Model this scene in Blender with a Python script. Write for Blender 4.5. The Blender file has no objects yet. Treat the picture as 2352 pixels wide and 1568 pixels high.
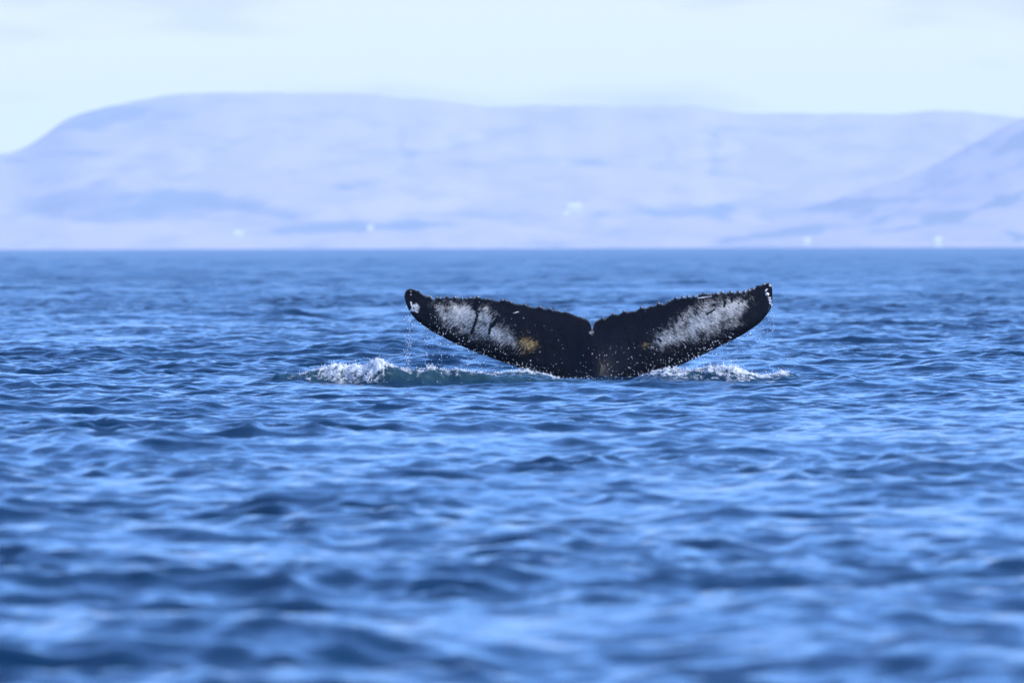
import bpy, math, random
import numpy as np
from mathutils import Matrix, Vector

rng = np.random.default_rng(7)
random.seed(7)
S = bpy.context.scene
COL = S.collection
R = math.radians

# ------------------------------------------------------------------ camera
LENS, SENSOR = 400.0, 36.0
FPX = 2352 * LENS / SENSOR            # focal length in pixels of a 2352 px wide picture
HCAM = 1.72                            # lens height above the sea
REARTH = 7.4e6                         # earth radius with refraction
DW = 139.0                             # distance of the whale
PY0 = 553.0                            # row of the true horizontal
cam_d = bpy.data.cameras.new('camera')
cam_d.lens, cam_d.sensor_width = LENS, SENSOR
cam_d.clip_start, cam_d.clip_end = 0.5, 120000
cam_d.dof.use_dof = True
cam_d.dof.focus_distance = DW
cam_d.dof.aperture_fstop = 5.0
cam = bpy.data.objects.new('camera', cam_d)
pitch = -math.atan((784 - PY0) / FPX)
cam.matrix_world = (Matrix.Translation((0, 0, HCAM)) @ Matrix.Rotation(R(90) + pitch, 4, 'X')
                    @ Matrix.Rotation(R(-0.15), 4, 'Z'))
COL.objects.link(cam)
S.camera = cam

# ------------------------------------------------------------------ sky, sun, exposure
SUN_AZ, SUN_EL = 102.0, 38.0           # clockwise from +Y (the view direction)
w = bpy.data.worlds.new('World'); S.world = w; w.use_nodes = True
nt = w.node_tree; N = nt.nodes; L = nt.links
N.clear()
out = N.new('ShaderNodeOutputWorld'); bg = N.new('ShaderNodeBackground')
sky = N.new('ShaderNodeTexSky'); sky.sky_type = 'NISHITA'; sky.sun_disc = False
sky.sun_elevation = R(SUN_EL); sky.sun_rotation = R(SUN_AZ)
sky.air_density = 0.62; sky.dust_density = 0.0; sky.ozone_density = 10.0
tc = N.new('ShaderNodeTexCoord')
mp = N.new('ShaderNodeMapping'); mp.inputs['Scale'].default_value = (18, 18, 110)
mp.inputs['Location'].default_value = (2.30, 0.4, 0.75)
nz = N.new('ShaderNodeTexNoise'); nz.inputs['Scale'].default_value = 1.0
nz.inputs['Detail'].default_value = 6; nz.inputs['Roughness'].default_value = 0.55
rp = N.new('ShaderNodeValToRGB')
rp.color_ramp.elements[0].position = 0.47; rp.color_ramp.elements[1].position = 0.70
rp.color_ramp.elements[0].color = (.90, .90, .90, 1); rp.color_ramp.elements[1].color = (1, 1, 1, 1)
sx = N.new('ShaderNodeSeparateXYZ')
fade = N.new('ShaderNodeMapRange'); fade.inputs['From Min'].default_value = 0.03
fade.inputs['From Max'].default_value = 0.13; fade.inputs['To Min'].default_value = 1; fade.inputs['To Max'].default_value = 0.0
ml = N.new('ShaderNodeMath'); ml.operation = 'MULTIPLY'
mx = N.new('ShaderNodeMix'); mx.data_type = 'RGBA'
cmix = N.new('ShaderNodeMix'); cmix.data_type = 'RGBA'
cmix.inputs['A'].default_value = (1.80, 1.80, 2.35, 1); cmix.inputs['B'].default_value = (1.15, 1.22, 2.0, 1)
crp = N.new('ShaderNodeMapRange'); crp.inputs['From Min'].default_value = 0.49; crp.inputs['From Max'].default_value = 0.61
L.new(nz.outputs['Fac'], crp.inputs['Value']); L.new(crp.outputs['Result'], cmix.inputs['Factor']); L.new(cmix.outputs['Result'], mx.inputs['B'])
L.new(tc.outputs['Generated'], mp.inputs['Vector']); L.new(mp.outputs['Vector'], nz.inputs['Vector'])
L.new(nz.outputs['Fac'], rp.inputs['Fac'])
L.new(tc.outputs['Generated'], sx.inputs['Vector']); L.new(sx.outputs['Z'], fade.inputs['Value'])
L.new(rp.outputs['Color'], ml.inputs[0]); L.new(fade.outputs['Result'], ml.inputs[1])
L.new(ml.outputs[0], mx.inputs['Factor']); L.new(sky.outputs['Color'], mx.inputs['A'])
L.new(mx.outputs['Result'], bg.inputs['Color'])
bg.inputs['Strength'].default_value = 0.15
L.new(bg.outputs[0], out.inputs['Surface'])

sd = bpy.data.lights.new('sun', 'SUN'); sd.energy = 2.0; sd.angle = R(0.53); sd.color = (1.0, 0.95, 0.88)
so = bpy.data.objects.new('sun', sd); COL.objects.link(so)
az, el = R(SUN_AZ), R(SUN_EL)
SUNV = Vector((math.sin(az) * math.cos(el), math.cos(az) * math.cos(el), math.sin(el)))
so.rotation_euler = (-SUNV).to_track_quat('-Z', 'Y').to_euler()
so.location = (60, 100, 80)

S.view_settings.view_transform = 'Standard'; S.view_settings.look = 'None'
S.view_settings.exposure = 1.65; S.view_settings.gamma = 1.0
S.view_settings.use_curve_mapping = False
S.render.engine = 'CYCLES'
S.cycles.max_bounces = 8; S.cycles.volume_bounces = 1
S.cycles.use_denoising = True

# ------------------------------------------------------------------ helpers
def px_dir(px, py):
    """direction through a pixel of the 2352 x 1568 picture"""
    v = Vector(((px - 1176) / FPX, -(py - 784) / FPX, -1.0))
    return (cam.matrix_world.to_3x3() @ v)

def at(px, py, d):
    v = px_dir(px, py)
    return Vector((0, 0, HCAM)) + v * (d / v.y)

def drop(x, y):
    return -(x * x + y * y) / (2 * REARTH)

_P = np.random.default_rng(3).permutation(1024)
_G = np.random.default_rng(4).uniform(0, 2 * np.pi, 1024)
def perlin(x, y):
    x = np.asarray(x, float); y = np.asarray(y, float)
    xi = np.floor(x).astype(int); yi = np.floor(y).astype(int)
    fx = x - xi; fy = y - yi
    u = fx ** 3 * (fx * (fx * 6 - 15) + 10); v = fy ** 3 * (fy * (fy * 6 - 15) + 10)
    def g(ix, iy, dx, dy):
        a = _G[_P[(_P[ix & 1023] + iy) & 1023]]
        return np.cos(a) * dx + np.sin(a) * dy
    a = g(xi, yi, fx, fy); b = g(xi + 1, yi, fx - 1, fy)
    c = g(xi, yi + 1, fx, fy - 1); d = g(xi + 1, yi + 1, fx - 1, fy - 1)
    return (a + (b - a) * u + ((c + (d - c) * u) - (a + (b - a) * u)) * v) * 1.4
def fbm(x, y, o=4, gain=0.5):
    s = 0; amp = 1.0
    for k in range(o):
        s = s + amp * perlin(x * 2 ** k + 17.3 * k, y * 2 ** k - 9.1 * k); amp *= gain
    return s
def sstep(a, b, x):
    t = np.clip((np.asarray(x, float) - a) / (b - a), 0, 1)
    return t * t * (3 - 2 * t)

def grid_faces(nr, nc, flip=False):
    i = (np.arange(nr - 1)[:, None] * nc + np.arange(nc - 1)[None, :]).ravel()
    q = np.stack([i, i + 1, i + nc + 1, i + nc], 1)
    return q[:, ::-1] if flip else q

def np_mesh(name, co, faces, smooth=True):
    me = bpy.data.meshes.new(name)
    co = np.ascontiguousarray(co, np.float32)
    faces = np.ascontiguousarray(faces, np.int32)
    nf, k = faces.shape
    me.vertices.add(len(co)); me.vertices.foreach_set('co', co.ravel())
    me.loops.add(nf * k); me.loops.foreach_set('vertex_index', faces.ravel())
    me.polygons.add(nf)
    me.polygons.foreach_set('loop_start', np.arange(0, nf * k, k, dtype=np.int32))
    me.polygons.foreach_set('loop_total', np.full(nf, k, np.int32))
    me.update(calc_edges=True)
    me.polygons.foreach_set('use_smooth', np.full(nf, smooth, bool))
    me.validate()
    return me
def fattr(me, name, val):
    a = me.attributes.new(name, 'FLOAT', 'POINT'); a.data.foreach_set('value', np.ascontiguousarray(val, np.float32).ravel())
def vattr(me, name, val):
    a = me.attributes.new(name, 'FLOAT_VECTOR', 'POINT'); a.data.foreach_set('vector', np.ascontiguousarray(val, np.float32).ravel())
def link(name, me, mat, parent=None):
    o = bpy.data.objects.new(name, me); COL.objects.link(o)
    if mat and not me.materials: me.materials.append(mat)
    if parent: o.parent = parent
    return o
def tag(o, label=None, cat=None, group=None, kind=None):
    if label: o['label'] = label
    if cat: o['category'] = cat
    if group: o['group'] = group
    if kind: o['kind'] = kind
    return o

def material(name):
    m = bpy.data.materials.new(name); m.use_nodes = True
    t = m.node_tree; t.nodes.clear()
    o = t.nodes.new('ShaderNodeOutputMaterial')
    return m, t.nodes, t.links, o
def node(N, kind, **kw):
    n = N.new(kind)
    for k, v in kw.items():
        if hasattr(n, k): setattr(n, k, v)
        else: n.inputs[k].default_value = v
    return n
def attr(N, name):
    return node(N, 'ShaderNodeAttribute', attribute_name=name)
def mixc(N, L, fac, a, b):
    m = N.new('ShaderNodeMix'); m.data_type = 'RGBA'
    for s, v in (('Factor', fac), ('A', a), ('B', b)):
        if isinstance(v, (float, int)): m.inputs[s].default_value = v
        elif isinstance(v, tuple): m.inputs[s].default_value = (*v, 1)
        else: L.new(v, m.inputs[s])
    return m.outputs['Result']
def math_(N, L, op, a, b=None, clamp=False):
    m = N.new('ShaderNodeMath'); m.operation = op; m.use_clamp = clamp
    for i, v in enumerate((a, b)):
        if v is None: continue
        if isinstance(v, (int, float)): m.inputs[i].default_value = v
        else: L.new(v, m.inputs[i])
    return m.outputs[0]

# ------------------------------------------------------------------ sea surface
WATER = (0.0010, 0.018, 0.046)
NW = 110
lam = np.geomspace(0.19, 3.0, NW) * rng.uniform(0.97, 1.03, NW)
kk = 2 * np.pi / lam
th = rng.normal(0, R(58), NW) + R(9)
wdx, wdy = np.sin(th), -np.cos(th)
ph = rng.uniform(0, 2 * np.pi, NW)
wgt = np.exp(-((np.log(lam) - np.log(0.46)) / 0.80) ** 2)
SLOPE = 0.170
sl = math.sqrt(2) * SLOPE * wgt / math.sqrt((wgt ** 2).sum())
NM, NL = 26, 14                         # wind waves of a few metres; longer, lower waves
lam = np.concatenate([lam, np.geomspace(1.4, 4.4, NM) * rng.uniform(.98, 1.02, NM), np.geomspace(5.5, 20, NL)]); kk = 2 * np.pi / lam
th = np.concatenate([th, rng.normal(0, R(52), NM) + R(4), rng.normal(0, R(24), NL) - R(6)]); wdx, wdy = np.sin(th), -np.cos(th)
ph = np.concatenate([ph, rng.uniform(0, 2 * np.pi, NM + NL)])
sl = np.concatenate([sl, np.full(NM, math.sqrt(2) * 0.066 / math.sqrt(NM)), np.full(NL, math.sqrt(2) * 0.020 / math.sqrt(NL))]); NW += NM + NL
amp = sl / kk

def sea_point(X, Y, sp, spr=None):
    """Gerstner sea; sp is the mesh spacing, waves too short for it are left to the roughness"""
    X = X.astype(np.float64); Y = Y.astype(np.float64)
    dx = np.zeros_like(X); dy = np.zeros_like(X); dz = np.zeros_like(X); var = np.zeros_like(X)
    env = 1.0 + 0.55 * fbm(X / 5.5, Y / 9.0, 2) + 0.45 * perlin(X / 30 + 5, Y / 70)
    env = np.clip(env, 0.35, 1.7)
    calm = 1 - 0.45 * np.exp(-((X - 0.2) / 3.0) ** 2 - ((Y - 137.5) / 4.0) ** 2)
    env2 = env * calm
    envM = np.clip(1 + 0.9 * fbm(X / 9 + 31, Y / 18, 3), 0.25, 2.1) * (1 - .6 * np.exp(-(X / 6.0) ** 2 - ((Y - 136.0) / 7.0) ** 2))
    calmL = 1 - 0.8 * np.exp(-(X / 9.0) ** 2 - ((Y - 137.0) / 14.0) ** 2)
    for i in range(NW):
        f = sstep(2.0, 3.2, lam[i] / sp) if spr is None else sstep(1.3, 2.4, lam[i] / (sp * max(abs(wdx[i]), .15))) * sstep(0.7, 1.5, lam[i] / spr)
        if f.max() <= 0:
            var += 0.5 * sl[i] ** 2; continue
        p = kk[i] * (wdx[i] * X + wdy[i] * Y) + ph[i]
        e = env2 if i < 110 else (envM if lam[i] < 4.6 else calmL)
        a = amp[i] * f * e
        c, s = np.cos(p), np.sin(p)
        dz += a * c
        q = 0.95 * a * s
        dx -= q * wdx[i]; dy -= q * wdy[i]
        g2 = f * f if spr is None else f * f * np.minimum(1, (lam[i] / (2.5 * spr)) ** 2)
        var += 0.5 * sl[i] ** 2 * (1 - g2) * env * env
    return X + dx, Y + dy, dz, var

def rowset():
    r = [ -60.0, -20.0, 0.0, 8, 14, 19, 23, 26, 28.5, 30.5, 32]
    d = 33.0
    while d < 9000:
        r.append(d)
        if d < 42: s = 0.2
        elif d < 110: s = 0.098
        elif d < 170: s = 0.064
        elif d < 1300: s = max(0.064, 0.0012 * (d - 170) + 0.064)
        else: s = 0.0045 * d
        d += s
    return np.array(r)
rows = rowset()
half = 0.0505
inner = np.linspace(-half, half, 225)
outer = half + np.cumsum(np.concatenate([np.full(25, 0.0028), np.geomspace(0.004, 0.3, 13)]))
uu = np.concatenate([-outer[::-1], inner, outer])
APEX = 14.0
sp_row = np.gradient(rows)
nr, nc = len(rows), len(uu)
co = np.empty((nr, nc, 3), np.float32); rough = np.empty((nr, nc), np.float32)
du = np.gradient(uu)
# where the disturbed water round the whale lies (its own finer mesh), the big sheet dips below it
PX0, PX1, PYA, PYB = -4.3, 4.5, 131.3, 141.5
def patch_mask(X, Y, grow):
    return (sstep(PX0 - grow, PX0 - grow + 0.5, X) * (1 - sstep(PX1 + grow - 0.5, PX1 + grow, X))
            * sstep(PYA - grow, PYA - grow + 0.5, Y) * (1 - sstep(PYB + grow - 0.5, PYB + grow, Y)))
for a in range(0, nr, 250):
    b = min(nr, a + 250)
    Y = np.repeat(rows[a:b, None], nc, 1)
    wd = np.maximum(Y + APEX, 60.0) * (1 + 0 * uu)
    X = wd * uu[None, :]
    spr = np.repeat(sp_row[a:b, None], nc, 1); sp = wd * du[None, :]
    x, y, z, var = sea_point(X, Y, sp, spr)
    z = z - 0.14 * patch_mask(X, Y, -0.35)
    co[a:b, :, 0] = x; co[a:b, :, 1] = y; co[a:b, :, 2] = z + drop(x, y)
    al = np.sqrt(0.22 * var + 0.0004)
    rough[a:b] = np.sqrt(al)
sea_me = np_mesh('sea', co.reshape(-1, 3), grid_faces(nr, nc))
fattr(sea_me, 'rough', np.clip(rough, 0.1, 0.5))

def water_nodes(N, L, color):
    """water body with small wind ripples as a normal of their own"""
    geo = N.new('ShaderNodeNewGeometry')
    def ripple(scale, ampl, stretch):
        m = node(N, 'ShaderNodeMapping'); m.inputs['Scale'].default_value = (scale, scale * stretch, 0)
        m.inputs['Rotation'].default_value = (0, 0, R(8))
        L.new(geo.outputs['Position'], m.inputs['Vector'])
        n = node(N, 'ShaderNodeTexNoise', noise_dimensions='2D', Scale=1.0, Detail=3.0, Roughness=0.55)
        L.new(m.outputs['Vector'], n.inputs['Vector'])
        s = node(N, 'ShaderNodeVectorMath', operation='SUBTRACT'); s.inputs[1].default_value = (0.5, 0.5, 0.5)
        L.new(n.outputs['Color'], s.inputs[0])
        k = node(N, 'ShaderNodeVectorMath', operation='MULTIPLY'); k.inputs[1].default_value = (ampl * 0.6, ampl, 0)
        L.new(s.outputs[0], k.inputs[0])
        return k.outputs[0]
    r1 = ripple(4.2, 0.30, 1.7); r2 = ripple(13.0, 0.17, 1.4)
    ad = node(N, 'ShaderNodeVectorMath', operation='ADD'); L.new(r1, ad.inputs[0]); L.new(r2, ad.inputs[1])
    ad2 = node(N, 'ShaderNodeVectorMath', operation='ADD'); L.new(ad.outputs[0], ad2.inputs[0]); L.new(geo.outputs['Normal'], ad2.inputs[1])
    nm = node(N, 'ShaderNodeVectorMath', operation='NORMALIZE'); L.new(ad2.outputs[0], nm.inputs[0])
    p = N.new('ShaderNodeBsdfPrincipled')
    if isinstance(color, tuple): p.inputs['Base Color'].default_value = (*color, 1)
    else: L.new(color, p.inputs['Base Color'])
    p.inputs['IOR'].default_value = 1.333
    L.new(nm.outputs[0], p.inputs['Normal'])
    return p
m_sea, N, L, o = material('sea water')
p = water_nodes(N, L, WATER)
L.new(attr(N, 'rough').outputs['Fac'], p.inputs['Roughness'])
L.new(p.outputs[0], o.inputs['Surface'])
sea = tag(link('sea', sea_me, m_sea), kind='structure')

# ------------------------------------------------------------------ hills
def lerp_px(pts, x):
    p = np.array(pts, float); return np.interp(x, p[:, 0], p[:, 1])
def smooth1(v, n=5):
    k = np.hanning(n + 2)[1:-1]; k /= k.sum()
    return np.convolve(np.pad(v, n, mode='edge'), k, 'same')[n:-n]
SKY1 = [(-6500, 500), (-5200, 440), (-4200, 470), (-3200, 520), (-2500, 545), (-1500, 530), (-800, 470), (-400, 420), (-150, 378), (0, 352), (50, 339), (85, 325), (110, 303), (130, 284), (170, 265),
        (210, 250), (270, 238), (330, 228), (390, 214), (450, 212), (560, 210), (700, 212), (800, 213), (860, 217), (940, 226),
        (1010, 229), (1060, 238), (1150, 247), (1250, 240), (1350, 243), (1450, 246), (1540, 243), (1600, 246), (1660, 257),
        (1740, 264), (1850, 262), (1950, 263), (2080, 265), (2130, 257), (2180, 255), (2230, 260), (2280, 268), (2352, 274),
        (2600, 285), (3200, 330), (4000, 400), (4800, 380), (6000, 450), (7200, 420), (8500, 520)]
SKY2 = [(1150, 600), (1350, 568), (1500, 553), (1620, 534), (1740, 508), (1850, 480), (1950, 450), (2050, 418), (2130, 388), (2200, 352), (2260, 318), (2310, 292), (2352, 274),
        (2450, 244), (2700, 205), (3200, 190), (3800, 250), (4500, 380), (5200, 560)]
# darker ground (px, py, rx, ry, tilt of the long axis in py per px, strength)
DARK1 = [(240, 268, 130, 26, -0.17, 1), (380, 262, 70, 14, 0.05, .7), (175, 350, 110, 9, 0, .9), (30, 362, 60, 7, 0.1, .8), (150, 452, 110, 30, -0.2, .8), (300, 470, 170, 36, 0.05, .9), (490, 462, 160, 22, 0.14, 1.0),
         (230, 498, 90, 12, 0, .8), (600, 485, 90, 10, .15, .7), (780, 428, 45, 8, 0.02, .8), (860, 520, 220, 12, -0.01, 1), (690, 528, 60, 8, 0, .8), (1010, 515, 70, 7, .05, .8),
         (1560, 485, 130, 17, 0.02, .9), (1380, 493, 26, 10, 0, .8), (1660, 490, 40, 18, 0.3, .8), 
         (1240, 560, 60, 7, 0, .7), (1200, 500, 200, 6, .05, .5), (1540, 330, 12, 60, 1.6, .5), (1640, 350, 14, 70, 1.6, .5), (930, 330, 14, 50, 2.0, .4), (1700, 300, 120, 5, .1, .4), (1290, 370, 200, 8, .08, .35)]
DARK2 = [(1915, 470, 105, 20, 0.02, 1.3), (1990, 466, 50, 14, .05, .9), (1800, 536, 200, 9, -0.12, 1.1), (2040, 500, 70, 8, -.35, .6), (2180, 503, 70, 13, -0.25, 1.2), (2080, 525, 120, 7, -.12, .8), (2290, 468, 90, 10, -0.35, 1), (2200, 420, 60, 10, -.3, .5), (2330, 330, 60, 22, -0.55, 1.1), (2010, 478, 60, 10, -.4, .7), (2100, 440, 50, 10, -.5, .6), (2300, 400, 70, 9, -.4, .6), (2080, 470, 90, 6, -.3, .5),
         (2240, 345, 40, 9, -0.5, .8), (2150, 400, 50, 22, -0.5, .5), (2340, 548, 18, 14, 0, .9)]

def hill_mesh(name, sky, d0, d1, lift, dark, seed, nu=420, nv=150, prof=None):
    """terrain from the shore at d0 up to the crest at d1"""
    px = np.linspace(sky[0][0], sky[-1][0], nu)
    top = smooth1(lerp_px(sky, px), 5) + 3.0 * fbm(px / 60 + seed, px * 0 + 1, 4) * sstep(0, 60, 560 - lerp_px(sky, px))
    t = np.linspace(0, 1, nv)
    P, T = np.meshgrid(px, t)
    Dd = d0 + (d1 - d0) * T
    ang = (P - 1176) / FPX
    zc = HCAM + (PY0 - top[None, :]) / FPX * d1 + ang * 0.0     # crest height
    z0 = -(d0 * d0) / (2 * REARTH) - 2.0
    pr = np.interp(T, *zip(*prof))
    X = ang * Dd
    gx, gy = X / 900.0 + seed, Dd / 1500.0
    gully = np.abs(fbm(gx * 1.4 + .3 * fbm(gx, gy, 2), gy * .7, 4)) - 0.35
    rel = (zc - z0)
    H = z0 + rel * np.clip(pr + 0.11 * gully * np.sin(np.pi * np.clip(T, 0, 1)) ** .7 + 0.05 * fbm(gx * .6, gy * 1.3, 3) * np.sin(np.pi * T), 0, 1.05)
    H[0] = z0 - 3
    rel_b = np.clip((top[None, :] - 0) * 0 + 1, 0, 1)
    # picture row of every vertex, for the patches of darker ground
    row = PY0 - (H - HCAM) / Dd * FPX
    dk = np.zeros_like(P)
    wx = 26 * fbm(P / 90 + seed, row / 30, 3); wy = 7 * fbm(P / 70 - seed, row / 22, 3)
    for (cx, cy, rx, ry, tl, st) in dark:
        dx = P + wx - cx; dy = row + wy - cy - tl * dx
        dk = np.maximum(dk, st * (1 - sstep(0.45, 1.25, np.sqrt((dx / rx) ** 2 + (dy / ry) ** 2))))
    dk = dk + 0.30 * fbm(P / 150 + 3, row / 28, 5) + 0.30 * (1 - sstep(-0.34, -0.16, gully)) * np.sin(np.pi * T)  # gully shading is mixed into the ground colour as well
    back = np.stack([X[-1] * 1.1, Dd[-1] + 1500, np.full(nu, -60.0) + z0], -1)[None]
    c = np.concatenate([np.stack([X, Dd, H], -1), back])
    me = np_mesh(name, c.reshape(-1, 3), grid_faces(nv + 1, nu))
    fattr(me, 'dark', np.concatenate([dk, np.zeros((1, nu))]))
    return me, (px, Dd[:, 0], H)

def hill_mat(name, light, darkc):
    m, N, L, o = material(name)
    a = attr(N, 'dark').outputs['Fac']
    tcd = node(N, 'ShaderNodeNewGeometry')
    mpn = node(N, 'ShaderNodeMapping'); mpn.inputs['Scale'].default_value = (1 / 260, 1 / 900, 1 / 60)
    L.new(tcd.outputs['Position'], mpn.inputs['Vector'])
    n = node(N, 'ShaderNodeTexNoise', Scale=1.0, Detail=5.0)
    L.new(mpn.outputs['Vector'], n.inputs['Vector'])
    mpf = node(N, 'ShaderNodeMapping'); mpf.inputs['Scale'].default_value = (1 / 60, 1 / 500, 1 / 22)
    L.new(tcd.outputs['Position'], mpf.inputs['Vector'])
    nf = node(N, 'ShaderNodeTexNoise', Scale=1.0, Detail=6.0, Roughness=.6, Distortion=.6)
    L.new(mpf.outputs['Vector'], nf.inputs['Vector'])
    v = math_(N, L, 'ADD', math_(N, L, 'MULTIPLY', math_(N, L, 'SUBTRACT', n.outputs['Fac'], 0.5), 0.9), math_(N, L, 'MULTIPLY', math_(N, L, 'SUBTRACT', nf.outputs['Fac'], 0.5), 1.7))
    f = math_(N, L, 'ADD', a, v, clamp=True)
    p = node(N, 'ShaderNodeBsdfPrincipled', Roughness=1.0); p.inputs['Specular IOR Level'].default_value = 0.1
    L.new(mixc(N, L, f, light, darkc), p.inputs['Base Color'])
    L.new(p.outputs[0], o.inputs['Surface'])
    return m
PROF1 = [(0, 0), (.08, .035), (.25, .14), (.45, .34), (.62, .56), (.78, .80), (.90, .94), (1, 1)]
PROF2 = [(0, 0), (.1, .05), (.3, .22), (.6, .58), (.85, .9), (1, 1)]
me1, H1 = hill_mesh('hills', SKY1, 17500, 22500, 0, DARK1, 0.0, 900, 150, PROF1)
hm1 = hill_mat('scree and dark ground', (0.31, 0.28, 0.28), (0.020, 0.095, 0.135))
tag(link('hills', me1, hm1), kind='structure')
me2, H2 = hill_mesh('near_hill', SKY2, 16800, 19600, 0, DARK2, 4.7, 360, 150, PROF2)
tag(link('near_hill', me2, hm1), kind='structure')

# ------------------------------------------------------------------ far houses
m_wallw, N, L, o = material('white render')
p = node(N, 'ShaderNodeBsdfPrincipled', Roughness=.8); n = node(N, 'ShaderNodeTexNoise', Scale=.4)
L.new(mixc(N, L, n.outputs['Fac'], (.82, .81, .78), (.74, .73, .71)), p.inputs['Base Color']); L.new(p.outputs[0], o.inputs['Surface'])
m_roofw, N, L, o = material('pale sheet roof')
p = node(N, 'ShaderNodeBsdfPrincipled', Roughness=.5); n = node(N, 'ShaderNodeTexNoise', Scale=.6)
L.new(mixc(N, L, n.outputs['Fac'], (.72, .72, .73), (.80, .80, .80)), p.inputs['Base Color']); L.new(p.outputs[0], o.inputs['Surface'])

def poly_obj(name, verts, faces, mat, parent=None):
    me = bpy.data.meshes.new(name); me.from_pydata(verts, [], faces); me.update()
    return link(name, me, mat, parent)
def house(px, py, hill, wid, hgt, dep, label):
    pxs, ds, H = hill
    j = int(np.argmin(np.abs(pxs - px)))
    # the roll of the camera is taken out of the row
    roll = math.tan(R(0.15)) * (px - 1176)
    rowv = PY0 - (H[:, j] - HCAM) / ds * FPX - roll
    i = int(np.argmin(np.abs(rowv[1:] - py))) + 1
    d = ds[i]; x = (px - 1176) / FPX * d; z = H[i, j]
    e = bpy.data.objects.new('house', None); COL.objects.link(e); e.location = (x, d, z)
    a, b, h, bz = wid / 2, dep / 2, hgt, -dep * 0.6
    poly_obj('wall', [(-a, -b, bz), (a, -b, bz), (a, b, bz), (-a, b, bz), (-a, -b, h), (a, -b, h), (a, b, h), (-a, b, h), (-a, 0, h + dep * .3), (a, 0, h + dep * .3)],
             [(3, 2, 1, 0), (0, 1, 5, 4), (2, 3, 7, 6), (1, 2, 6, 9, 5), (3, 0, 4, 8, 7)], m_wallw, e)
    t, ov = .25, .5
    r = dep * .3
    poly_obj('roof', [(-a - ov, -b - ov, h - ov * .6 + t), (a + ov, -b - ov, h - ov * .6 + t), (a + ov, 0, h + r + t), (-a - ov, 0, h + r + t), (-a - ov, b + ov, h - ov * .6 + t), (a + ov, b + ov, h - ov * .6 + t),
                      (-a - ov, -b - ov, h - ov * .6), (a + ov, -b - ov, h - ov * .6), (a + ov, 0, h + r), (-a - ov, 0, h + r), (-a - ov, b + ov, h - ov * .6), (a + ov, b + ov, h - ov * .6)],
             [(0, 1, 2, 3), (3, 2, 5, 4), (7, 6, 9, 8), (8, 9, 10, 11), (1, 0, 6, 7), (4, 5, 11, 10), (2, 1, 7, 8), (5, 2, 8, 11), (0, 3, 9, 6), (3, 4, 10, 9)], m_roofw, e)
    tag(e, label, 'house', 'white houses on the far shore')
house(1321, 485, H1, 23, 8.5, 12, 'long white building high on the slope, the largest of the far houses')
house(1302, 494, H1, 9, 4.0, 8, 'small white house just below the long white building on the slope')
house(547, 542, H1, 14, 6, 9, 'white house low on the slope under the flat-topped end of the mountain')
house(852, 530, H1, 10, 6, 8, 'white house against the dark strip of ground between mountain foot and shore')
house(1855, 564, H2, 9, 9, 8, 'small white house at the water line where the near hill begins')
house(2156, 566, H2, 9, 11, 8, 'tall white house on the shore in front of the near hill')

# ------------------------------------------------------------------ whale
MPP = 0.09 * DW / 3840.0               # metres per pixel of the 3840 px picture at the whale
XC = 2226.0
def A(X, Y): return (1450 + X / 2.94, 1020 + Y / 2.94)
def B(X, Y): return (2150 + X / 2.94, 1020 + Y / 2.94)
top_l = [(195, 262), (203, 215), (225, 190), (260, 178), (310, 192), (350, 208), (390, 240), (440, 268), (485, 270), (505, 300), (530, 298), (550, 275),
         (610, 287), (670, 272), (700, 287), (750, 274), (800, 287), (890, 290), (920, 278), (960, 287), (1005, 274), (1060, 292), (1140, 297), (1200, 310), (1240, 322),
         (1280, 304), (1330, 315), (1370, 328), (1420, 347), (1460, 354), (1530, 358), (1570, 380), (1640, 390), (1690, 381), (1730, 404), (1760, 410), (1800, 402),
         (1830, 420), (1895, 430), (1935, 443), (1975, 438), (2050, 463), (2080, 478), (2150, 502), (2210, 522), (2240, 552), (2255, 592), (2264, 640)]
top_r = [(214, 630), (219, 590), (232, 555), (270, 530), (320, 507), (345, 520), (400, 482), (440, 462), (500, 472), (560, 432), (600, 446), (650, 433), (690, 432),
         (750, 390), (800, 404), (850, 380), (900, 377), (940, 349), (1000, 362), (1060, 325), (1100, 307), (1130, 290), (1165, 301), (1210, 280), (1240, 291), (1270, 270),
         (1300, 288), (1330, 270), (1370, 281), (1400, 256), (1440, 241), (1500, 256), (1540, 245), (1580, 241), (1610, 253), (1640, 233), (1690, 246), (1740, 226), (1780, 246),
         (1825, 229), (1860, 244), (1890, 223), (1920, 226), (1945, 209), (1985, 191), (2012, 182), (2024, 152), (2080, 150), (2110, 128), (2175, 125), (2192, 145), (2199, 200)]
bot_l = [(195, 268), (205, 305), (215, 345), (230, 385), (260, 440), (300, 495), (340, 535), (420, 595), (500, 650), (580, 695), (680, 745), (760, 785), (880, 835), (1000, 885),
         (1150, 940), (1310, 1000), (1450, 1050), (1600, 1100), (1720, 1150), (1810, 1192), (1880, 1235), (1930, 1300), (1965, 1420), (1985, 1650), (2000, 2100)]
bot_r = [(500, 2100), (515, 1650), (535, 1420), (575, 1300), (640, 1240), (720, 1205), (860, 1150), (1000, 1095), (1150, 1040), (1300, 975), (1450, 905), (1600, 830), (1750, 760), (1880, 690),
         (1980, 625), (2060, 565), (2140, 475), (2180, 410), (2199, 350)]
tl = np.array([A(*q) for q in top_l] + [B(*q) for q in top_r]); bl = np.array([A(*q) for q in bot_l] + [B(*q) for q in bot_r])
x0, x1 = tl[0, 0], tl[-1, 0]
s_ = np.linspace(0, 1, 620); xs = x0 + (x1 - x0) * s_
xs = np.unique(np.concatenate([xs, x0 + (x1 - x0) * np.array([.0003, .0008, .9992, .9997])]))
yt = np.interp(xs, tl[:, 0], tl[:, 1]); yb = smooth1(np.interp(xs, bl[:, 0], bl[:, 1]), 9)
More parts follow.
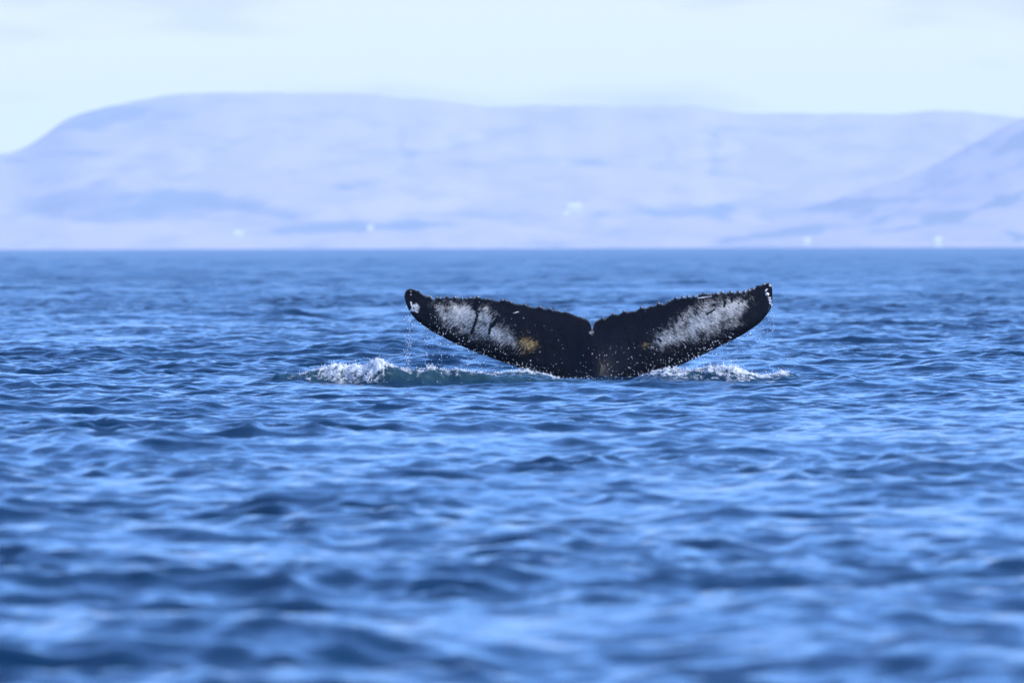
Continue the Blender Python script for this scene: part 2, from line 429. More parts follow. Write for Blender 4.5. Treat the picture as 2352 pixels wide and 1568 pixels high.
yb[:6] = np.interp(xs[:6], bl[:, 0], bl[:, 1]); yb[-6:] = np.interp(xs[-6:], bl[:, 0], bl[:, 1])
yb = np.maximum(yb, yt + 1)
NV = 150
vv = np.linspace(0, 1, NV); vv = 0.5 * (vv + (0.5 - 0.5 * np.cos(np.pi * vv)))
ys = np.minimum(smooth1(np.pad(yt, 40, mode='edge'), 41)[40:-40], yb - 1)
yw = smooth1(np.pad(yt, 80, mode='edge'), 151)[80:-80]   # trailing edge without knobs and notch
nk = np.exp(-((xs - XC) / 22) ** 2)                  # the notch keeps its own edge
ys = ys * (1 - nk) + yt * nk
PXX = np.repeat(xs[None, :], NV, 0); PYY = ys[None, :] + (yb - ys)[None, :] * vv[:, None]
PYY = PYY + (yt - ys)[None, :] * np.exp(-(vv[:, None] * (yb - ys)[None, :] / 11.0) ** 1.6)
# row of the water at the whale and true world heights
def zrow(py): return HCAM - ((py * 2352 / 3840 - PY0) / FPX) * DW
XW = (PXX - 1920) * MPP; ZW = zrow(PYY) - 0.002
xc = (XC - 1920) * MPP
rx = XW - xc; SPAN = 2.25
chord = smooth1(yb - ys, 61) * MPP
bvis = np.interp(xs, *np.array([q for q in bl if q[1] < 1020 + 1195 / 2.94] ).T)   # leading edge carried across the tail stock
cv = smooth1(np.maximum(bvis - yw, 2), 61)
cvis = np.minimum(cv * MPP, 1.25)[None, :]
sN = np.clip(1 - (PYY - yw[None, :]) / np.maximum(bvis - yw, 2)[None, :], 0, 1)
naca = 5 * (0.2969 * np.sqrt(sN) - 0.126 * sN - 0.3516 * sN ** 2 + 0.2843 * sN ** 3 - 0.1036 * sN ** 4)
tipf = np.sqrt(np.clip(1 - (np.abs(rx) / SPAN) ** 8, 0.0, 1))
wc = np.exp(-(rx / 0.40) ** 2)
tau = 0.105 * cvis * naca * (0.35 + 0.65 * tipf) + 0.007 + 0.010 * np.exp(-(vv[:, None] * chord[None, :] / 0.02) ** 2) * 0
tau = tau * (1 - wc) + wc * (0.007 + 0.06 * (1 - np.exp(-np.clip(PYY - yw[None, :], 0, None) * MPP / 0.22)))
keel = np.exp(-(rx / 0.20) ** 2) * (1 - sstep(-0.05, 0.78, ZW)) * 0.135 + np.exp(-(rx / 0.42) ** 2) * (1 - sstep(-0.3, 0.5, ZW)) * 0.10
under = 1 - sstep(-0.55, 0.05, ZW)
stock = np.sqrt(np.clip(1 - (rx / 0.36) ** 2, 0, 1)) * 0.36
half_f = np.maximum(tau + keel * (0.25 + .75 * np.clip((yb[None, :] - PYY) / 60, 0, 1)), 0.004)
half_f = half_f * (1 - under) + np.maximum(half_f, stock) * under
half_b = tau + 0.8 * keel
half_b = half_b * (1 - under) + np.maximum(half_b, stock) * under
# soft folds of the skin, fine unevenness at the trailing edge
u_ = np.clip(PYY - np.minimum(yw, yt + 30)[None, :], 0, None) * MPP
fold = 0.010 * fbm(rx / 0.35 + 4, ZW / 0.5, 3) + 0.0022 * fbm(rx / 0.035, ZW / 0.05 + 3, 2)
fold = fold * sstep(0, 0.10, u_) * sstep(0, 0.1, (1 - vv)[:, None] * chord[None, :])
bead = 0.006 * np.clip(fbm(XW / 0.05 + 9, u_ / 0.06, 2), 0, 1) * np.exp(-(u_ / 0.035) ** 2)
bend = 0.16 * (np.abs(rx) / SPAN) ** 2.2 * np.sign(rx) * 0.4 + 0.10 * (np.abs(rx) / SPAN) ** 2 + 0.10 * (ZW - 0.4) * 0
curl = 0.05 * np.exp(-(u_ / 0.12) ** 2)             # the trailing edge curls a little away
YF = DW + bend + curl - half_f - fold - bead
YB = DW + bend + curl + half_b
ncw = len(xs)
cf = np.stack([XW, YF, ZW], -1).reshape(-1, 3); cb = np.stack([XW, YB, ZW], -1).reshape(-1, 3)
nF = NV * ncw
ff = grid_faces(NV, ncw, flip=True); fb = grid_faces(NV, ncw) + nF
i = np.arange(ncw - 1); lastr = (NV - 1) * ncw
e1 = np.stack([i, i + 1, i + 1 + nF, i + nF], 1)
e2 = np.stack([lastr + i + 1, lastr + i, lastr + i + nF, lastr + i + 1 + nF], 1)
j = np.arange(NV - 1)
e3 = np.stack([(j + 1) * ncw, j * ncw, j * ncw + nF, (j + 1) * ncw + nF], 1)
e4 = np.stack([j * ncw + ncw - 1, (j + 1) * ncw + ncw - 1, (j + 1) * ncw + ncw - 1 + nF, j * ncw + ncw - 1 + nF], 1)
w_me = np_mesh('humpback_whale', np.concatenate([cf, cb]), np.concatenate([ff, fb, e1[:, ::-1], e2[:, ::-1], e3[:, ::-1], e4[:, ::-1]]))

def poly_sd(P, X, Y):
    P = np.array(P, float); inside = np.zeros(X.shape, bool); d = np.full(X.shape, 1e9)
    for a in range(len(P)):
        (ax, ay), (bx, by) = P[a], P[(a + 1) % len(P)]
        t = np.clip(((X - ax) * (bx - ax) + (Y - ay) * (by - ay)) / ((bx - ax) ** 2 + (by - ay) ** 2 + 1e-9), 0, 1)
        d = np.minimum(d, np.hypot(X - ax - t * (bx - ax), Y - ay - t * (by - ay)))
        c = ((ay > Y) != (by > Y)) & (X < (bx - ax) * (Y - ay) / (by - ay + 1e-12) + ax)
        inside ^= c
    return np.where(inside, d, -d)
def seg_d(X, Y, pts):
    d = np.full(X.shape, 1e9)
    for (ax, ay), (bx, by) in zip(pts[:-1], pts[1:]):
        t = np.clip(((X - ax) * (bx - ax) + (Y - ay) * (by - ay)) / ((bx - ax) ** 2 + (by - ay) ** 2 + 1e-9), 0, 1)
        d = np.minimum(d, np.hypot(X - ax - t * (bx - ax), Y - ay - t * (by - ay)))
    return d
LXX, LYY = (PXX - 1450) * 2.94, (PYY - 1020) * 2.94      # left study coordinates
RXX, RYY = (PXX - 2150) * 2.94, (PYY - 1020) * 2.94
polyL = [(500, 345), (640, 350), (860, 352), (960, 420), (1120, 385), (1190, 480), (1180, 560), (1330, 600), (1400, 680), (1450, 760), (1560, 800), (1460, 850), (1300, 815), (1120, 740), (960, 700), (760, 650), (620, 560), (560, 440)]
polyR = [(1960, 300), (1880, 300), (1720, 318), (1480, 320), (1300, 400), (1180, 500), (1000, 620), (900, 720), (880, 800), (960, 850), (1100, 800), (1300, 745), (1520, 720), (1720, 650), (1830, 570), (1870, 450), (1900, 380)]
white = np.maximum(0.5 + poly_sd(polyL, LXX, LYY) / 250, 0.5 + poly_sd(polyR, RXX, RYY) / 250)
core = np.maximum.reduce([
    0.95 * np.exp(-((LXX - 860) / 190) ** 2 - ((LYY - 450) / 95) ** 2), 0.8 * np.exp(-((LXX - 1160) / 170) ** 2 - ((LYY - 660 - .35 * (LXX - 1160)) / 55) ** 2),
    1.1 * np.exp(-((RXX - 1500) / 260) ** 2 - ((RYY - 520 + .45 * (RXX - 1500)) / 90) ** 2), 1.0 * np.exp(-((RXX - 1780) / 120) ** 2 - ((RYY - 370) / 70) ** 2), .85 * np.exp(-((RXX - 1050) / 150) ** 2 - ((RYY - 740) / 70) ** 2)])
white = np.clip(white, 0, 0.70) + 0.38 * core
white = np.where(white < 0.0, 0, white)
# dark scratches across the white, the pale scar at the left tip
scr = np.minimum.reduce([seg_d(LXX, LYY, [(990, 400), (1000, 480), (970, 570), (935, 670)]) / 11.16, seg_d(LXX, LYY, [(960, 400), (1010, 440)]) / 12.4, seg_d(LXX, LYY, [(1230, 500), (1180, 570), (1140, 610), (1130, 670)]) / 13.64,
                         seg_d(LXX, LYY, [(1440, 600), (1460, 740)]) / 11.16, seg_d(RXX, RYY, [(1665, 315), (1680, 350), (1660, 390)]) / 7.44, seg_d(RXX, RYY, [(1475, 470), (1560, 415)]) / 7.44, seg_d(RXX, RYY, [(940, 740), (960, 765)]) / 9.92,
                         seg_d(RXX, RYY, [(1745, 300), (1755, 330)]) / 8.68, seg_d(RXX, RYY, [(1825, 350), (1828, 356)]) / 7.44, seg_d(RXX, RYY, [(1560, 360), (1540, 372)]) / 6.82])
white = white * (0.25 + 0.75 * sstep(0.5, 1.9, scr + 0.35 * fbm(LXX / 25, LYY / 25, 2)))
scar = np.maximum(1 - sstep(.4, 1.3, np.hypot((LXX - 325) / 34, (LYY - 378 - .3 * (LXX - 325)) / 36) + .5 * fbm(LXX / 22, LYY / 22, 2)), 1 - sstep(5, 12, np.minimum.reduce([seg_d(LXX, LYY, [(270, 330), (285, 390), (270, 420)]), seg_d(LXX, LYY, [(265, 425), (300, 415), (335, 432)]) + 6 * fbm(LXX / 14, LYY / 14, 2),
        seg_d(LXX, LYY, [(1400, 450), (1452, 436)]) * 2.2, seg_d(RXX, RYY, [(1380, 290), (1525, 272)]) * 1.8, seg_d(RXX, RYY, [(2180, 130), (2172, 155), (2190, 158)]) * 1.0, seg_d(RXX, RYY, [(2140, 195), (2125, 215)]) * 1.2, seg_d(RXX, RYY, [(2160, 285), (2175, 292)]) * 1.0])))
scar = np.maximum(scar, 0.75 * (1 - sstep(.5, 1.3, np.hypot((RXX - 200) / 28, (RYY - 668) / 16))) * .5)
yel = np.maximum(0.92 * np.exp(-((LXX - 1550) / 135) ** 2 - ((LYY - 790) / 105) ** 2), 0.5 * np.exp(-((RXX - 790) / 85) ** 2 - ((RYY - 810) / 50) ** 2))
left = (rx < 0)[..., None]
ca, sa = math.cos(R(40)), math.sin(R(40))
along = np.where(rx < 0, -rx * ca + -ZW * sa, rx * ca + -ZW * sa)
acros = np.where(rx < 0, -rx * sa + ZW * ca, rx * sa + ZW * ca)
streak = np.stack([along * 15, acros * 80, np.where(rx < 0, 0.0, 31.0)], -1)
sheen_rim = np.exp(-(np.clip(PYY - yt[None, :], 0, None) * MPP / 0.013) ** 2)  # pale trailing edge, its wet sheen painted into the skin colour
z_ = np.zeros(nF)
fattr(w_me, 'white', np.concatenate([white.ravel(), z_])); fattr(w_me, 'scar', np.concatenate([scar.ravel(), z_]))
fattr(w_me, 'sheen_rim', np.concatenate([sheen_rim.ravel(), sheen_rim.ravel()])); fattr(w_me, 'yellow', np.concatenate([yel.ravel(), z_])); vattr(w_me, 'streak', np.concatenate([streak.reshape(-1, 3), streak.reshape(-1, 3)]))

m_wh, N, L, o = material('wet whale skin')
st = attr(N, 'streak')
n1 = node(N, 'ShaderNodeTexNoise', Scale=1.0, Detail=5.0, Roughness=0.62); L.new(st.outputs['Vector'], n1.inputs['Vector'])
geo = node(N, 'ShaderNodeNewGeometry')
n2 = node(N, 'ShaderNodeTexNoise', Scale=11.0, Detail=6.0); L.new(geo.outputs['Position'], n2.inputs['Vector'])
n3 = node(N, 'ShaderNodeTexNoise', Scale=60.0, Detail=3.0); L.new(geo.outputs['Position'], n3.inputs['Vector'])
nm = math_(N, L, 'ADD', math_(N, L, 'ADD', math_(N, L, 'MULTIPLY', n1.outputs['Fac'], 0.50), math_(N, L, 'MULTIPLY', n2.outputs['Fac'], 0.28)), math_(N, L, 'MULTIPLY', n3.outputs['Fac'], 0.22))
thr = math_(N, L, 'ADD', attr(N, 'white').outputs['Fac'], math_(N, L, 'MULTIPLY', math_(N, L, 'SUBTRACT', nm, 0.5), 4.0))
mr = node(N, 'ShaderNodeMapRange', interpolation_type='SMOOTHSTEP'); mr.inputs['From Min'].default_value = 0.34; mr.inputs['From Max'].default_value = 1.30
L.new(thr, mr.inputs['Value'])
ythr = math_(N, L, 'ADD', attr(N, 'yellow').outputs['Fac'], math_(N, L, 'MULTIPLY', math_(N, L, 'SUBTRACT', nm, 0.5), 4.5))
ymr = node(N, 'ShaderNodeMapRange', interpolation_type='SMOOTHSTEP'); ymr.inputs['From Min'].default_value = 0.30; ymr.inputs['From Max'].default_value = 1.15
L.new(ythr, ymr.inputs['Value'])
skin = mixc(N, L, n2.outputs['Fac'], (0.002, 0.0026, 0.005), (0.006, 0.0065, 0.009))
gate = lambda f, a: math_(N, L, 'MULTIPLY', f, math_(N, L, 'MULTIPLY', attr(N, a).outputs['Fac'], 3.0, clamp=True))
c1 = mixc(N, L, gate(mr.outputs['Result'], 'white'), skin, (0.52, 0.495, 0.45))
c2 = mixc(N, L, gate(ymr.outputs['Result'], 'yellow'), c1, (0.47, 0.28, 0.08))
sc = math_(N, L, 'MULTIPLY', attr(N, 'scar').outputs['Fac'], math_(N, L, 'MULTIPLY_ADD', n3.outputs['Fac'], 3.4), clamp=True)
sc.node.inputs[1].links[0].from_node.inputs[2].default_value = -0.8
c3 = mixc(N, L, sc, c2, (0.72, 0.70, 0.66))
c3 = mixc(N, L, math_(N, L, 'MULTIPLY', attr(N, 'sheen_rim').outputs['Fac'], math_(N, L, 'MULTIPLY', n3.outputs['Fac'], 1.3), clamp=True), c3, (0.16, 0.15, 0.14))
p = node(N, 'ShaderNodeBsdfPrincipled', Roughness=0.30, IOR=1.33); p.inputs['Specular IOR Level'].default_value = .22
L.new(c3, p.inputs['Base Color'])
rr = math_(N, L, 'MULTIPLY_ADD', n3.outputs['Fac'], 0.30); rr.node.inputs[2].default_value = 0.16
L.new(rr, p.inputs['Roughness'])
bp = node(N, 'ShaderNodeBump', Strength=0.25, Distance=0.005); L.new(n3.outputs['Fac'], bp.inputs['Height']); L.new(bp.outputs[0], p.inputs['Normal'])
L.new(p.outputs[0], o.inputs['Surface'])
whale = tag(link('humpback_whale', w_me, m_wh), 'black humpback whale diving, its white-patched tail flukes raised above the sea', 'whale')

# barnacles and knobs along the trailing edge
def lump(nseg=9, nring=5):
    vs, fs = [], []
    for a in range(nring):
        t = a / (nring - 1) * math.pi * .5
        rr_, zz = math.cos(t) ** .8, math.sin(t)
        if a == nring - 1: rr_ = 0.30
        for b in range(nseg):
            q = 2 * math.pi * b / nseg
            k = 1 + 0.13 * math.sin(3 * q + a) + .08 * math.sin(5 * q)
            vs.append((rr_ * k * math.cos(q), rr_ * k * math.sin(q), zz))
    for a in range(nring - 1):
        for b in range(nseg):
            fs.append((a * nseg + b, a * nseg + (b + 1) % nseg, (a + 1) * nseg + (b + 1) % nseg, (a + 1) * nseg + b))
    c = len(vs); vs.append((0, 0, 0.78))
    for b in range(nseg): fs.append(((nring - 1) * nseg + b, (nring - 1) * nseg + (b + 1) % nseg, c))
    me = bpy.data.meshes.new('barnacle'); me.from_pydata(vs, [], fs); me.update()
    me.polygons.foreach_set('use_smooth', [True] * len(fs))
    return me
m_bd, N, L, o = material('dark barnacle'); geo = node(N, 'ShaderNodeObjectInfo')
p = node(N, 'ShaderNodeBsdfPrincipled', Roughness=.16, IOR=1.45); n = node(N, 'ShaderNodeTexNoise', Scale=2.0)
L.new(mixc(N, L, n.outputs['Fac'], (.03, .03, .034), (.24, .22, .20)), p.inputs['Base Color']); L.new(p.outputs[0], o.inputs['Surface'])  # grey mottling lightens the knobs, highlights put into their colour
m_bw, N, L, o = material('pale barnacle')
p = node(N, 'ShaderNodeBsdfPrincipled', Roughness=.5); n = node(N, 'ShaderNodeTexNoise', Scale=3.0)
L.new(mixc(N, L, n.outputs['Fac'], (.78, .72, .64), (.60, .52, .45)), p.inputs['Base Color']); L.new(p.outputs[0], o.inputs['Surface'])
kd, kw = lump(), lump()
kd.materials.append(m_bd); kw.materials.append(m_bw)
def surf_y(px, py):
    c = int(np.argmin(np.abs(xs - px))); r_ = int(np.argmin(np.abs(PYY[:, c] - py)))
    return c, r_
def barnacle(px, py, rad, me, up):
    c, r_ = surf_y(px, py)
    ob = bpy.data.objects.new('barnacle', me); COL.objects.link(ob); ob.parent = whale
    if up:   # sits on the trailing edge
        ob.location = (XW[0, c], 0.5 * (YF[0, c] + YB[0, c]) - 0.004, ZW[0, c] - 0.25 * rad)
        ob.rotation_euler = (random.uniform(0.0, .5), random.uniform(-.3, .3), random.uniform(0, 6))
    else:    # sits on the skin that faces the camera
        ob.location = (XW[r_, c], YF[r_, c] + 0.15 * rad, ZW[r_, c])
        ob.rotation_euler = (R(90) + random.uniform(-.2, .2), random.uniform(-.2, .2), 0)
    rad *= 1.2 if up else 1.0
    ob.scale = (rad, rad, rad * random.uniform(.8, 1.15))
for X, r_ in [(1130, .018), (1210, .02), (1270, .019), (1330, .02), (1400, .017), (1440, .022), (1480, .013), (1510, .013), (1545, .016), (1580, .019), (1610, .012), (1640, .019), (1680, .013), (1712, .017), (1740, .022), (1775, .015), (1822, .024), (1850, .014),
             (1888, .024), (1915, .015), (1942, .020), (1962, .013), (1985, .017), (940, .02), (750, .017), (560, .016), (440, .017), (320, .013), (1060, .016), (870, .012), (970, .014)]:
    barnacle(*B(X, 0), r_, kd, True)
for X, r_ in [(1975, .015), (1895, .016), (1800, .016), (1690, .018), (1530, .014), (1480, .012), (1370, .014), (1320, .016), (1270, .016), (1130, .013), (1090, .012), (1005, .02), (960, .013), (920, .018), (880, .012), (830, .012), (750, .019), (715, .013), (670, .019), (630, .014),
             (590, .012), (550, .017), (485, .018), (455, .013), (425, .013), (390, .014), (350, .015), (310, .012), (2145, .014), (1730, .011), (1570, .011)]:
    barnacle(*A(X, 0), r_, kd, True)
for X, Y, r_ in [(2143, 252, .026), (2115, 139, .010)]: barnacle(*B(X, Y), r_, kw, False)
barnacle(*A(268, 210), .007, kw, False); barnacle(*A(270, 245), .008, kw, False)
barnacle(*B(236, 1192), .034, kw, False)

# ------------------------------------------------------------------ disturbed water round the flukes
ya = np.concatenate([np.arange(PYA, 133.2, .05), np.arange(133.2, 137.6, .02), np.arange(137.6, PYB, .05)])
xa = np.arange(PX0, PX1, 0.019)
X, Y = np.meshgrid(xa, ya)
x, y, z, var = sea_point(X, Y, np.full(X.shape, 0.05))
def mx_(px): return (np.array(px, float) - 1176) / FPX * 135.0
RID = [(560, 0), (600, .05), (640, .105), (665, .10), (690, .10), (720, .12), (745, .16), (770, .19), (800, .185), (835, .20), (855, .235), (872, .265), (888, .24), (905, .21), (950, .185), (1000, .175), (1060, .155), (1120, .125), (1180, .11), (1250, .095), (1310, .07), (1380, .035), (1480, .01), (1560, 0)]
rp_ = np.array(RID)
hr = np.interp(X, mx_(rp_[:, 0]), rp_[:, 1])
yc = 134.9 + 0.25 * np.sin(X * 1.1) + 0.12 * fbm(X / 0.8, X * 0 + 2, 2)
q = Y - yc
profl = np.where(q < 0, np.exp(-(np.abs(q) / 0.20) ** 2.2), np.exp(-(q / 0.42) ** 2))
ridge = 1.08 * hr * profl
# second, farther swell of bubbles behind, and the foam at the right
hr2 = np.interp(X, (np.array([1000, 1080, 1150, 1210, 1260, 1300]) - 1176) / FPX * 137.2, [0, .05, .085, .125, .085, 0])
ridge2 = hr2 * np.exp(-((Y - 137.1) / 0.30) ** 2)
FR = np.array([(1440, 0), (1480, .06), (1520, .115), (1560, .115), (1600, .10), (1640, .13), (1665, .15), (1695, .155), (1710, .12), (1740, .075), (1770, .06), (1795, .085), (1820, .075), (1835, .03), (1850, 0)])
hr3 = np.interp(X, (FR[:, 0] - 1176) / FPX * 136.3, FR[:, 1])
q3 = Y - (136.3 + .15 * np.sin(X * 2.0) + 0.1 * fbm(X / .5, X * 0 + 7, 2))
ridge3 = hr3 * np.where(q3 < 0, np.exp(-(np.abs(q3) / 0.30) ** 2), np.exp(-(q3 / 0.35) ** 2))
# foam coverage: mostly on crests and their upper front
left_f = np.interp(X, mx_([640, 690, 730, 760, 850, 890, 920, 980, 1060, 1120, 1180, 1300]), [0, .4, .6, 1.1, 1.3, 1.1, .62, .7, .62, .45, .25, 0])
foam = left_f * np.exp(-((q - 0.02) / np.where(X < mx_(895), 0.30, 0.16)) ** 2)
foam = np.where((X > mx_(885)) & (X < mx_(960)) & (q < -0.09), foam * .4, foam)
foam = np.maximum(foam, 0.60 * np.exp(-((Y - 137.1) / 0.3) ** 2) * (hr2 > .01))
f3 = np.interp(X, (np.array([1440, 1500, 1540, 1600, 1640, 1700, 1740, 1800, 1850]) - 1176) / FPX * 136.3, [0, .75, .85, .65, 1.05, 1.15, .8, .75, 0])
foam = np.maximum(foam, f3 * np.exp(-(q3 / 0.36) ** 2))
# ring of white where the body meets the sea
foam = np.maximum(foam, .5 * np.exp(-(((X - xc) / 0.75) ** 2 + ((Y - 138.55) / .25) ** 2)) )
foam = np.maximum(foam, 0.30 * np.exp(-((Y - 134.1) / .5) ** 2) * np.interp(X, mx_([620, 760, 1000, 1250]), [0, 1, 1, 0]))
rag = fbm(X / 0.15 + 3, Y / 0.07, 4, .6)
lumps = np.abs(fbm(X / 0.12, Y / 0.09 + 5, 4, .55))
face = np.clip((ridge + ridge2 + ridge3) / .06, 0, 1)
fine = fbm(X / 0.07 + 11, Y / 0.035, 3, .6)
fm = np.clip(foam + 0.42 * rag - 0.10 + face * (0.02 + 0.30 * fine), 0, 1.3)
E = patch_mask(X, Y, 0.0)
churn = 0.005 * fine * face + 0.022 * fbm(X / .22, Y / .35, 4, .55) * np.clip(ridge * 8 + ridge2 * 8 + ridge3 * 8 + .15, 0, 1)
z = z + (ridge + ridge2 + ridge3 + churn) * E + np.clip(fm, 0, 1) * (0.045 * lumps + .010 * rag) * E * np.clip((ridge + ridge2 + ridge3) * 8, 0.05, 1) + 0.012 * E - 0.10 * (1 - E)
p_me = np_mesh('splash_water', np.stack([x, y, z + drop(x, y)], -1).reshape(-1, 3), grid_faces(len(ya), len(xa)))
fattr(p_me, 'foam', fm * E); fattr(p_me, 'rough', np.full(X.size, 0.16))
fattr(p_me, 'teal', np.clip((ridge + ridge2 + ridge3) / 0.10, 0, 1))
m_sp, N, L, o = material('churned water and foam')
wc = mixc(N, L, attr(N, 'teal').outputs['Fac'], WATER, (0.014, 0.042, 0.058))
p = water_nodes(N, L, wc); L.new(attr(N, 'rough').outputs['Fac'], p.inputs['Roughness'])
geo = node(N, 'ShaderNodeNewGeometry')
n = node(N, 'ShaderNodeTexNoise', Scale=16.0, Detail=6.0, Roughness=.7); L.new(geo.outputs['Position'], n.inputs['Vector'])
v = node(N, 'ShaderNodeTexVoronoi', Scale=38.0); L.new(geo.outputs['Position'], v.inputs['Vector'])
fsum = math_(N, L, 'ADD', attr(N, 'foam').outputs['Fac'], math_(N, L, 'MULTIPLY', math_(N, L, 'SUBTRACT', n.outputs['Fac'], .5), 1.5))
mr = node(N, 'ShaderNodeMapRange', interpolation_type='SMOOTHSTEP'); mr.inputs['From Min'].default_value = .30; mr.inputs['From Max'].default_value = 1.15
L.new(fsum, mr.inputs['Value'])
fo = node(N, 'ShaderNodeBsdfPrincipled', Roughness=.45)
fo.inputs['Base Color'].default_value = (.60, .63, .65, 1)
fo.inputs['Subsurface Weight'].default_value = .5; fo.inputs['Subsurface Radius'].default_value = (.03, .04, .05); fo.inputs['Subsurface Scale'].default_value = 1.0
bp = node(N, 'ShaderNodeBump', Strength=.9, Distance=.02)
L.new(math_(N, L, 'ADD', n.outputs['Fac'], math_(N, L, 'MULTIPLY', v.outputs['Distance'], .4)), bp.inputs['Height']); L.new(bp.outputs[0], fo.inputs['Normal'])
ms = N.new('ShaderNodeMixShader'); L.new(mr.outputs['Result'], ms.inputs[0]); L.new(p.outputs[0], ms.inputs[1]); L.new(fo.outputs[0], ms.inputs[2])
L.new(ms.outputs[0], o.inputs['Surface'])
tag(link('splash_water', p_me, m_sp), 'churned foaming sea water heaped up around the diving whale', 'splash', kind='stuff')

# ------------------------------------------------------------------ drops and spray
ICO_V = []
t = (1 + 5 ** .5) / 2
for a in (-1, 1):
    for b in (-t, t): ICO_V += [(0, a, b), (a, b, 0), (b, 0, a)]
ICO_V = np.array(ICO_V) / math.hypot(1, t)
def ico_faces():
    d = np.linalg.norm(ICO_V[:, None] - ICO_V[None], axis=-1); m = d[d > .01].min() * 1.05
    f = []
    for a in range(12):
        for b in range(a + 1, 12):
            for c in range(b + 1, 12):
                if d[a, b] < m and d[b, c] < m and d[a, c] < m:
                    n = np.cross(ICO_V[b] - ICO_V[a], ICO_V[c] - ICO_V[a])
                    f.append((a, b, c) if n @ ICO_V[a] > 0 else (a, c, b))
    return np.array(f)
ICO_F = ico_faces()
def drops_mesh(name, P, Rd):
    P = np.asarray(P); Rd = np.asarray(Rd); n = len(P)
    sc = np.stack([Rd * rng.uniform(.75, 1.2, n), Rd, Rd * rng.uniform(.8, 1.5, n)], -1)
    co = P[:, None, :] + ICO_V[None] * sc[:, None, :]
    fs = ICO_F[None] + (np.arange(n) * 12)[:, None, None]
    return np_mesh(name, co.reshape(-1, 3), fs.reshape(-1, 3))
def P2(px, py, d):
    """points from picture rows and columns (2352 px) at real distances"""
    px, py, d = np.broadcast_arrays(np.asarray(px, float), np.asarray(py, float), np.asarray(d, float))
    return np.stack([(px - 1176) / FPX * d, d, HCAM - (py - PY0) / FPX * d], -1)
pts, rad = [], []
def cloud(px, py, d, r):
    pts.append(P2(px, py, d)); rad.append(np.broadcast_to(r, np.shape(px)).astype(float))
def g(n, m, s): return rng.normal(m, s, n)
def rad_s(n, lo=.0035, hi=.011): return .85 * lo + (1.15 * hi - .85 * lo) * rng.beta(.9, 5, n)
le = bl * 2352 / 3840                       # leading edge in 2352 px
def edge_y(px): return np.interp(px, le[:, 0], le[:, 1])
# streams from the left tip
n = 110; u = rng.uniform(0, 1, n) ** .9; cloud(941 - 5 * u + g(n, 0, 4.5), 722 + 135 * u, g(n, DW - .1, .12), rad_s(n, .0035, .011))
n = 30; cloud(g(n, 978, 3), rng.uniform(745, 850, n), g(n, DW, .1), rad_s(n))
n = 20; cloud(g(n, 1010, 3), rng.uniform(760, 860, n), g(n, DW, .1), rad_s(n))
# curtain of drops off the left leading edge
n = 200; px = rng.uniform(930, 1245, n); py = edge_y(px) + rng.exponential(30, n); k = py < 868
cloud(px[k], py[k], g(k.sum(), DW - .05, .25), rad_s(k.sum()))
n = 190; px = rng.uniform(985, 1330, n); py = edge_y(px) - rng.exponential(22, n); cloud(px, py, g(n, DW - .42, .1), rad_s(n, .003, .010))
# right
n = 40; u = rng.uniform(0, 1, n); cloud(1771 + 4 * u + g(n, 0, 3), 690 + 75 * u, g(n, DW - .1, .1), rad_s(n, .003, .010))
n = 26; u = rng.uniform(0, 1, n); cloud(1766 + 6 * u + g(n, 0, 1.2), 688 + 16 * u, g(n, DW - .15, .03), rad_s(n, .005, .012))
n = 200; px = rng.uniform(1490, 1770, n); py = edge_y(px) + rng.exponential(32, n); k = py < 872
cloud(px[k], py[k], g(k.sum(), DW - .05, .25), rad_s(k.sum(), .003, .009))
n = 220; px = rng.uniform(1440, 1690, n); py = edge_y(px) - rng.exponential(22, n); cloud(px, py, g(n, DW - .42, .1), rad_s(n, .003, .011))
n = 80; px = rng.uniform(1330, 1500, n); cloud(px, rng.uniform(790, 872, n), g(n, DW - .62, .1), rad_s(n, .003, .009))
n = 50; px = rng.uniform(1000, 1300, n); cloud(px, edge_y(px) - rng.uniform(20, 120, n) , g(n, DW - .45, .1), rad_s(n, .003, .008))
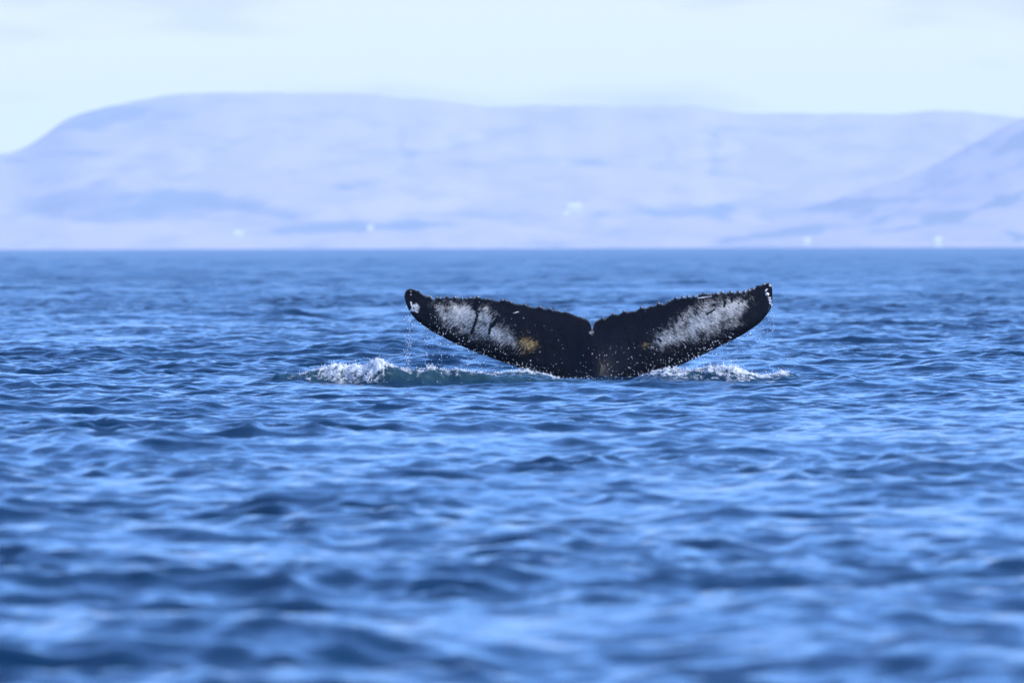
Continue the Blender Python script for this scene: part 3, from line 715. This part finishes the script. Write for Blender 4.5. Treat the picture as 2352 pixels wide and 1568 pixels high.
# line of splashes at the foot of the flukes
n = 260; px = rng.uniform(1270, 1480, n); cloud(px, 876 - rng.exponential(4, n), g(n, DW - .75, .15), rad_s(n, .003, .010))
D_ = np.concatenate(pts); Rr = np.concatenate(rad)
m_dr, N, L, o = material('water drops')
p = node(N, 'ShaderNodeBsdfPrincipled', Roughness=.12, IOR=1.333); p.inputs['Base Color'].default_value = (.93, .95, .97, 1); p.inputs['Transmission Weight'].default_value = .3
L.new(p.outputs[0], o.inputs['Surface'])
tag(link('water_drops', drops_mesh('water_drops', D_, Rr), m_dr), 'scattered bright drops of water falling from the raised tail flukes', 'water drops', kind='stuff')

# spray and froth on the crests, laid on the disturbed water
zz = z; cand = np.argwhere((fm * E > .55) & (ridge + ridge2 + ridge3 > .035))
sel = cand[rng.integers(0, len(cand), 5000)]
fx = x[sel[:, 0], sel[:, 1]] + g(len(sel), 0, .008); fy = y[sel[:, 0], sel[:, 1]] + g(len(sel), 0, .01)
hh = z[sel[:, 0], sel[:, 1]] + rng.exponential(.008, len(sel)) - .003
rf = .0025 + .010 * rng.beta(1.1, 4.5, len(sel))
far = rng.uniform(size=len(sel)) < .06; hh = hh + far * rng.exponential(.04, len(sel)); rf = np.where(far, rf * .7, rf)
m_fr, N, L, o = material('froth')
p = node(N, 'ShaderNodeBsdfPrincipled', Roughness=.25); p.inputs['Base Color'].default_value = (.84, .86, .88, 1); p.inputs['Transmission Weight'].default_value = .2
L.new(p.outputs[0], o.inputs['Surface'])
tag(link('spray', drops_mesh('spray', np.stack([fx, fy, hh], -1), rf), m_fr), 'white froth and spray on the crests of the splash beside the flukes', 'spray', kind='stuff')

# ------------------------------------------------------------------ haze
hx, hy0, hy1, hz0, hz1 = 16000, -3000, 28000, -140, 330
hz = poly_obj('haze', [(-hx, hy0, hz0), (hx, hy0, hz0), (hx, hy1, hz0), (-hx, hy1, hz0), (-hx, hy0, hz1), (hx, hy0, hz1), (hx, hy1, hz1), (-hx, hy1, hz1)],
              [(3, 2, 1, 0), (4, 5, 6, 7), (0, 1, 5, 4), (1, 2, 6, 5), (2, 3, 7, 6), (3, 0, 4, 7)], None)
m_hz, N, L, o = material('haze')
pv = N.new('ShaderNodeVolumePrincipled'); pv.inputs['Color'].default_value = (.755, .85, 1.0, 1); pv.inputs['Density'].default_value = 4.4e-5; pv.inputs['Anisotropy'].default_value = 0.0
L.new(pv.outputs[0], o.inputs['Volume'])
hz.data.materials.append(m_hz)
tag(hz, kind='stuff'); hz['label'] = 'pale blue haze lying over the sea and hills'
